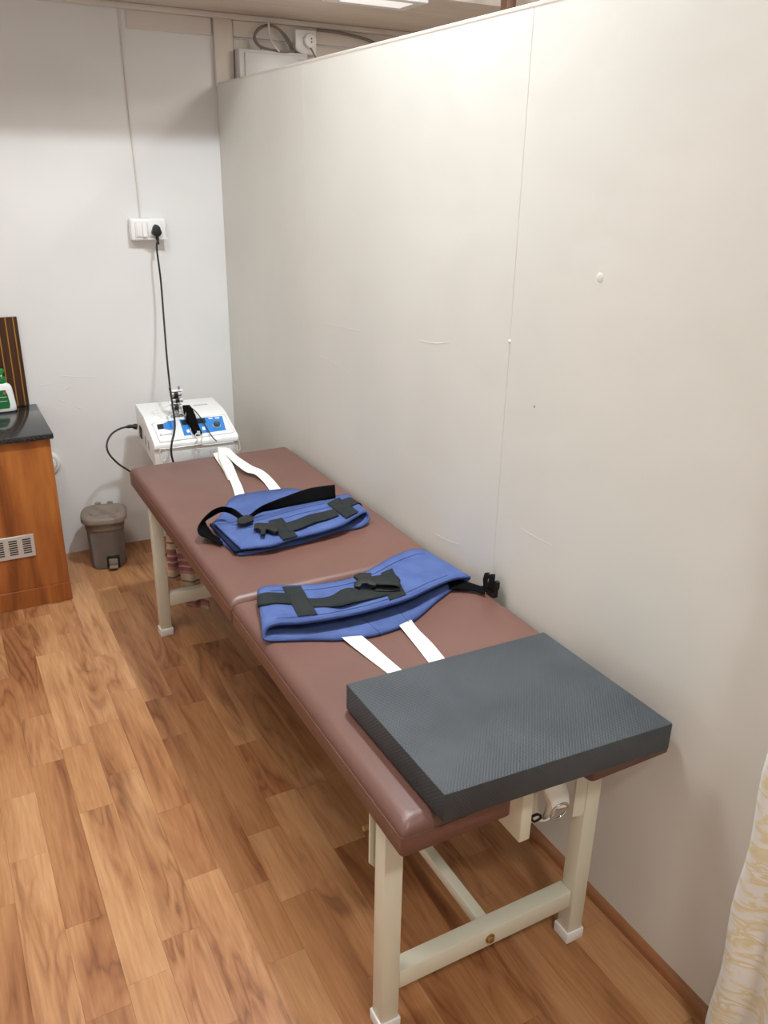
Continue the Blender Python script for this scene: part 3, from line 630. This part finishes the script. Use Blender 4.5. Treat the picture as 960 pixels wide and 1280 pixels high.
v, f = slabvf([(-.308, py, 1.413), (-.298, py, 1.404), (-.292, py, 1.382), (-.295, py, 1.374), (-.306, py, 1.366), (-.316, py, 1.366), (-.327, py, 1.374), (-.330, py, 1.382), (-.322, py, 1.404), (-.314, py, 1.413)], (0, -.032, 0)); v, f = bevel_mesh(v, f, .005, 2)
mk('plug', v, f, M_rubber, pc, True, 50)
tube('strain_relief', [(-.311, py-.016, 1.370), (-.309, py-.018, 1.350), (-.307, py-.019, 1.335)], [.007, .0045], M_rubber, pc, 8)
tube('cord', [(-.309, py-.018, 1.352), (-0.3180,2.6750,1.3160), (-0.3160,2.6600,1.1960), (-0.3260,2.6200,1.0380), (-0.3510,2.5200,0.9070), (-0.3780,2.4000,0.8180), (-0.3940,2.3200,0.7620), (-0.4080,2.2450,0.7010), (-0.4330,2.1700,0.6790), (-0.4520,2.1450,0.6430), (-0.4570,2.1350,0.5950), (-.44, 2.13, .50), (-.46, 2.14, .30), (-.52, 2.2, .16), (-0.5470,2.2600,0.4560), (-0.5810,2.3300,0.4930), (-0.6120,2.4000,0.5100), (-0.6350,2.4600,0.5400), (-0.6320,2.5000,0.5690), (-0.6070,2.5200,0.6010), (-0.5680,2.5300,0.6180), (-0.5340,2.5300,0.6230)], .004, M_rubber, pc, 8, False, 6)
tube('connector', [(-0.5440,2.5300,0.6220), (-0.5210,2.5300,0.6230), (-0.4980,2.5300,0.6180)], [.005, .0075, .012], M_rubber, pc, 10)
cd = tube('conduit', [(-.371, YB-.003, 2.19), (-.366, YB-.003, 1.9), (-.360, YB-.003, 1.6), (-.357, YB-.004, 1.433)], .003, M_trimw, None, 6)
tag(cd, 'thin painted cable running down wall to the white socket', 'cable')

# ------------------------------------------------------------------ fittings above the partition
t = thing('meter_box', 'pale grey enamel box on wall above the partition end', 'electrical box', (.226, YB, 1.86))
box('case', .076, .376, YB-.075, YB-.008, 1.862, 2.078, M_box, t, .004)
box('cover', .098, .372, YB-.082, YB-.074, 1.868, 2.066, M_box, t, .003)
box('print', .325, .355, YB-.0835, YB-.0815, 2.050, 2.055, M_grey, t)
t = thing('wall_outlet', 'small white outlet with round plug beside the pale grey box', 'socket', (.383, YB, 2.088))
box('back_box', .337, .431, YB-.04, YB-.008, 2.080, 2.170, M_whitep, t, .003)
v, f = cylvf((.395, YB-.04, 2.130), (0, -1, 0), .027, .026, 24); v, f = bevel_mesh(v, f, .005, 2); mk('plug', v, f, M_whitep, t, True, 50)
for dz in (.006, -.006): cyl('plug_screw', (.398, YB-.065, 2.130+dz), (0, -1, 0), .003, .002, M_slot, t, 8)
tube('lead', [(.395, YB-.055, 2.106), (.405, YB-.065, 2.085), (.425, YB-.06, 2.05), (.44, YB-.05, 1.95)], .0035, M_cab_grey, t, 6)
c = tube('looped_cable', [(.372, YB-.05, 2.075), (.33, YB-.06, 2.085), (.29, YB-.05, 2.14), (.24, YB-.04, 2.172), (.19, YB-.045, 2.165), (.155, YB-.05, 2.13), (.17, YB-.06, 2.095), (.22, YB-.07, 2.082), (.27, YB-.078, 2.0785), (.31, YB-.06, 2.09), (.26, YB-.05, 2.16), (.21, YB-.045, 2.172), (.165, YB-.05, 2.15), (.15, YB-.055, 2.115), (.18, YB-.062, 2.0835)], .005, M_cab_grey, None, 6)
tag(c, 'grey cable coiled in loops above the pale grey box', 'cable')
c = tube('cable_tie', [(.212, YB-.06, 2.18), (.214, YB-.062, 2.13), (.222, YB-.085, 2.10), (.245, YB-.087, 2.076)], .004, M_trimw, None, 6)
tag(c, 'pale tie holding the looped grey cable on wall', 'cable tie')
c = tube('ceiling_cable', [(.44, YB-.03, 2.176), (.55, YB-.035, 2.172), (.66, YB-.032, 2.160), (.72, YB-.035, 2.146), (.78, YB-.03, 2.15)], .006, M_cab_grey, None, 6)
tag(c, 'grey cable sagging along the ceiling edge past the outlet', 'cable')

# ------------------------------------------------------------------ cabinet, worktop, splashback, bottle
CX = -.868; CY = 2.302
cb = thing('cabinet', 'teak laminate cabinet with steel vent under black granite top', 'cabinet', (-1.3, 2.5, 0))
box('carcass', -1.75, CX, CY, YB-.002, .078, .682, M_cab, cb, .0015, 1)
box('plinth', -1.75, CX+.002, CY-.006, YB-.002, 0, .078, M_cab, cb, .0015, 1)
vg = box('vent_grille', -1.235, -.976, CY-.006, CY+.001, .218, .310, M_steel, cb, .0015, 1)
for i in range(5):
    for j in range(7):
        x = -1.006-i*.049; z = .235+j*.0092
        box('vent_slot', x-.013, x+.017, CY-.0068, CY-.004, z, z+.0048, M_slot, vg)
for i in range(4): cyl('vent_screw', (-1.026-i*.049+.0055, CY-.006, .264), (0, -1, 0), .003, .001, M_chrome, vg, 8)
wt = box('worktop', -1.77, CX+.012, CY-.022, YB-.002, .682, .703, M_gran, None, .003)
tag(wt, 'polished black granite worktop on the teak cabinet', 'worktop')
sp = thing('splashback', 'dark walnut splashback with vertical gold strips behind soap bottle', 'splashback', (-1.3, YB-.01, .703))
box('board', -1.75, -.884, YB-.016, YB-.002, .7035, 1.066, M_splash, sp, .001, 1)
for i in range(14): x = -.899-.029*i-(.0 if i < 3 else 0); box('gold_strip', x-.002, x+.002, YB-.0175, YB-.0155, .7035, 1.0655, M_gold, sp)
bt = thing('soap_bottle', 'white pump soap bottle with green label on granite worktop', 'bottle', (-.985, 2.67, .7033))
bx, by, bz = -.980, 2.685, .7033
def ell(prof, n=28):
    V = []; F = []
    for rx, ry, h in prof:
        for k in range(n):
            a = 2*math.pi*k/n; c, s = math.cos(a), math.sin(a); e = .75
            V.append((bx+rx*math.copysign(abs(c)**e, c), by+ry*math.copysign(abs(s)**e, s), bz+h))
    for i in range(len(prof)-1):
        for k in range(n): F.append((i*n+k, i*n+(k+1) % n, (i+1)*n+(k+1) % n, (i+1)*n+k))
    F += [list(range(n)), [(len(prof)-1)*n+k for k in range(n)]]
    return V, F
v, f = ell([(.038, .020, 0), (.042, .024, .004), (.042, .024, .02), (.039, .023, .055), (.036, .022, .085), (.034, .021, .098), (.029, .018, .108), (.019, .016, .114), (.014, .014, .117)])
mk('body', v, f, M_bottle, bt, True, 60)
lb = slab('label', [(bx-.024, by-.0255, bz+.016), (bx+.014, by-.0255, bz+.016), (bx+.018, by-.0255, bz+.03), (bx+.014, by-.0245, bz+.07), (bx+.008, by-.0238, bz+.09), (bx-.02, by-.0238, bz+.09)], (0, .008, 0), M_greenl, bt)
cyl('emblem', (bx+.003, by-.0238, bz+.078), (0, -1, 0), .005, .0015, M_red, lb, 14)
for h, a in ((.062, .004), (.045, .006)): box('print', bx-.018, bx+.009, by-.0262, by-.0250, bz+h, bz+h+.0016, M_bottle, lb)
v, f = merge([lathevf((bx, by, bz+.115), [(.0165, 0), (.0175, .002), (.0165, .022), (.013, .027)], 24)]); mk('collar', v, f, M_green, bt, True, 50)
cyl('pump_stem', (bx, by, bz+.140), (0, 0, 1), .006, .018, M_bottle, bt, 14)
v, f = merge([lathevf((bx, by, bz+.156), [(.013, 0), (.016, .003), (.016, .011), (.012, .016)], 24), slabvf([(bx-.006, by-.004, bz+.160), (bx-.006, by-.042, bz+.156), (bx+.006, by-.042, bz+.156), (bx+.006, by-.004, bz+.160)], (0, 0, .009))]); mk('pump_head', v, f, M_green, bt, True, 50)

# white wall pipe behind the cabinet
t = thing('wall_pipe', 'white round pipe outlet with grey collar on wall beside cabinet', 'pipe', (-.846, YB, .39))
def ring(c, r0, r1, h, n=28):
    V = []; 
    for yy, r in ((0, r1), (-h*.7, r1), (-h, (r0+r1)/2), (-h, r0), (0, r0)):
        for k in range(n):
            a = 2*math.pi*k/n; V.append((c[0]+r*math.cos(a), c[1]+yy, c[2]+r*math.sin(a)))
    F = [(i*n+k, i*n+(k+1) % n, ((i+1) % 5)*n+(k+1) % n, ((i+1) % 5)*n+k) for i in range(5) for k in range(n)]
    return V, F
v, f = ring((-.846, YB, .438), .040, .052, .018); mk('flange', v, f, M_whitep, t, True, 50)
v, f = ring((-.846, YB, .438), .033, .041, .022); mk('collar', v, f, M_box, t, True, 50)
v, f = cylvf((-.846, YB, .438), (0, -1, 0), .033, .030, 28); v, f = bevel_mesh(v, f, .006, 2); mk('cap', v, f, M_whitep, t, True, 50)

# ------------------------------------------------------------------ pedal bin
bn = thing('pedal_bin', 'taupe plastic pedal bin with woven texture standing by wall', 'bin', (-.664, 2.585, 0))
BA = math.radians(-12)
def BX(v): return Vector((-.664+1.1*(v.x*math.cos(BA)-v.y*math.sin(BA)), 2.583+1.06*(v.x*math.sin(BA)+v.y*math.cos(BA)), 1.04*v.z))
XF = BX
def sq(prof, n=48, e=.62, front=1.0):
    V = []; F = []
    for rx, ry, h in prof:
        for k in range(n):
            a = 2*math.pi*k/n; c, s = math.cos(a), math.sin(a)
            V.append((rx*math.copysign(abs(c)**e, c), ry*math.copysign(abs(s)**e, s), h))
    for i in range(len(prof)-1):
        for k in range(n): F.append((i*n+k, i*n+(k+1) % n, (i+1)*n+(k+1) % n, (i+1)*n+k))
    F += [list(range(n)), [(len(prof)-1)*n+k for k in range(n)]]
    return V, F
v, f = sq([(.062, .066, 0), (.064, .068, .003), (.0655, .0695, .02), (.071, .076, .175)]); mk('body', v, f, M_binw, bn, True, 50)
v, f = sq([(.073, .078, .175), (.0745, .0795, .178), (.077, .082, .212), (.078, .083, .2125)]); mk('upper_band', v, f, M_bin, bn, True, 50)
ld = mk('lid', *sq([(.083, .088, .2115), (.087, .092, .2125), (.087, .092, .228), (.083, .088, .234), (.074, .079, .2365)]), M_bin, bn, True, 50)
v, f = sq([(.056, .060, .236), (.054, .058, .2395), (.050, .054, .2395), (.046, .05, .2372)], 40, .8); mk('lid_dish', v, f, M_bin, ld, True, 40)
for x in (-.035, .012): box('hinge', x, x+.022, .080, .098, .226, .242, M_bin, ld, .003)
box('pedal_recess', -.005, .045, -.0745, -.060, .004, .062, M_black, bn, .006)
box('pedal', .003, .037, -.098, -.070, .012, .020, M_bin, bn, .003)
box('pedal', .003, .037, -.0775, -.070, .020, .048, M_bin, bn, .003)
XF = None

# ------------------------------------------------------------------ towel under the couch
path = []
for i in range(15): path.append((1.910, .045+(.485-.045)*i/14, 1-i/14))
for i in range(1, 8):
    a = math.pi*(1-i/8); path.append((1.9375+.0275*math.cos(a), .485+.020*math.sin(a), 0))
for i in range(12): path.append((1.965, .485-(.485-.165)*i/11, -i/11))
V = []; F = []; nx = 20
for y, z, s in path:
    d = abs(s)
    for k in range(nx+1):
        q = k/nx; ph = .4 if s >= 0 else 2.1
        x = -.482+.025*s+(q-.5)*.115*(1-.30*d)
        V.append((x, y+.011*d*math.sin(q*9+ph+d*1.2), z+.014*math.sin(q*5+ph)*d))
m = nx+1
for i in range(len(path)-1):
    for k in range(nx): F.append((i*m+k, i*m+k+1, (i+1)*m+k+1, (i+1)*m+k))
t = mk('striped_towel', V, F, M_towel, None, True); t.modifiers.new('thickness', 'SOLIDIFY').thickness = .005
tag(t, 'pink and beige striped towel draped on rail under couch', 'towel')

# ------------------------------------------------------------------ strap with ring under the couch end
t = thing('ring_strap', 'rolled white webbing strap with steel ring under couch end', 'strap', (-.265, .06, .45))
ribbon('webbing', [((-0.2820,0.0750,0.5220), (-0.2360,0.0750,0.5240)), ((-0.2730,0.0700,0.4920), (-0.2210,0.0660,0.4910)), ((-0.2620,0.0620,0.4680), (-0.2180,0.0580,0.4640)), ((-0.2600,0.0580,0.4520), (-0.2180,0.0560,0.4450))], .002, M_wweb, t, False, 3)
ribbon('roll', [((-0.2530,0.1100,0.4660), (-0.2480,0.0800,0.4990)), ((-0.2280,0.1100,0.4130), (-0.2420,0.0800,0.4520)), ((-0.2300,0.1200,0.3690), (-0.2200,0.0900,0.4020)), ((-0.2460,0.1300,0.3550), (-0.2390,0.1000,0.3810)), ((-0.2450,0.1400,0.3770), (-0.2420,0.1200,0.4040)), ((-0.2400,0.1400,0.4130), (-0.2470,0.1200,0.4440))], .002, M_wweb, t, False, 3)
RC = Vector((-0.2420,0.0550,0.4430)); n = 20; rp = []
for k in range(n):
    a = 2*math.pi*k/n; rp.append(RC+Vector((.0215*math.cos(a), -.004*math.sin(a), .0215*math.sin(a))))
tube('ring', rp, .0024, M_chrome, t, 8, True, 2)
tube('buckle', [(-0.2740,0.1000,0.4040), (-0.2580,0.1000,0.4060), (-0.2480,0.1000,0.3930), (-0.2650,0.1000,0.3890)], .003, M_black, t, 6, True, 2)

# ------------------------------------------------------------------ curtain beside the partition
V = []; F = []; nz = 40; nyy = 90
for i in range(nz+1):
    z = .012+(2.06-.012)*i/nz
    for k in range(nyy+1):
        q = k/nyy; y = -.232-q*.62+.004*math.sin(z*21)*(1-q)
        x = -.045-.018*math.sin(q*34+.6+.25*math.sin(z*2))-.02*q
        V.append((x, y, z))
m = nyy+1
for i in range(nz):
    for k in range(nyy): F.append((i*m+k, i*m+k+1, (i+1)*m+k+1, (i+1)*m+k))
ct = thing('curtain', 'cream curtain with pale yellow wavy print hanging against partition', 'curtain', (-.05, -.55, 0))
o = mk('cloth', V, F, M_curt, ct, True); s = o.modifiers.new('thickness', 'SOLIDIFY'); s.thickness = .002
tube('rod', [(-.055, -.20, 2.065), (-.055, -.95, 2.065)], .008, M_chrome, ct, 10, False, 1)
for y in (-.21, -.93): box('rod_bracket', -.062, 0, y-.006, y+.006, 2.05, 2.08, M_chrome, ct)
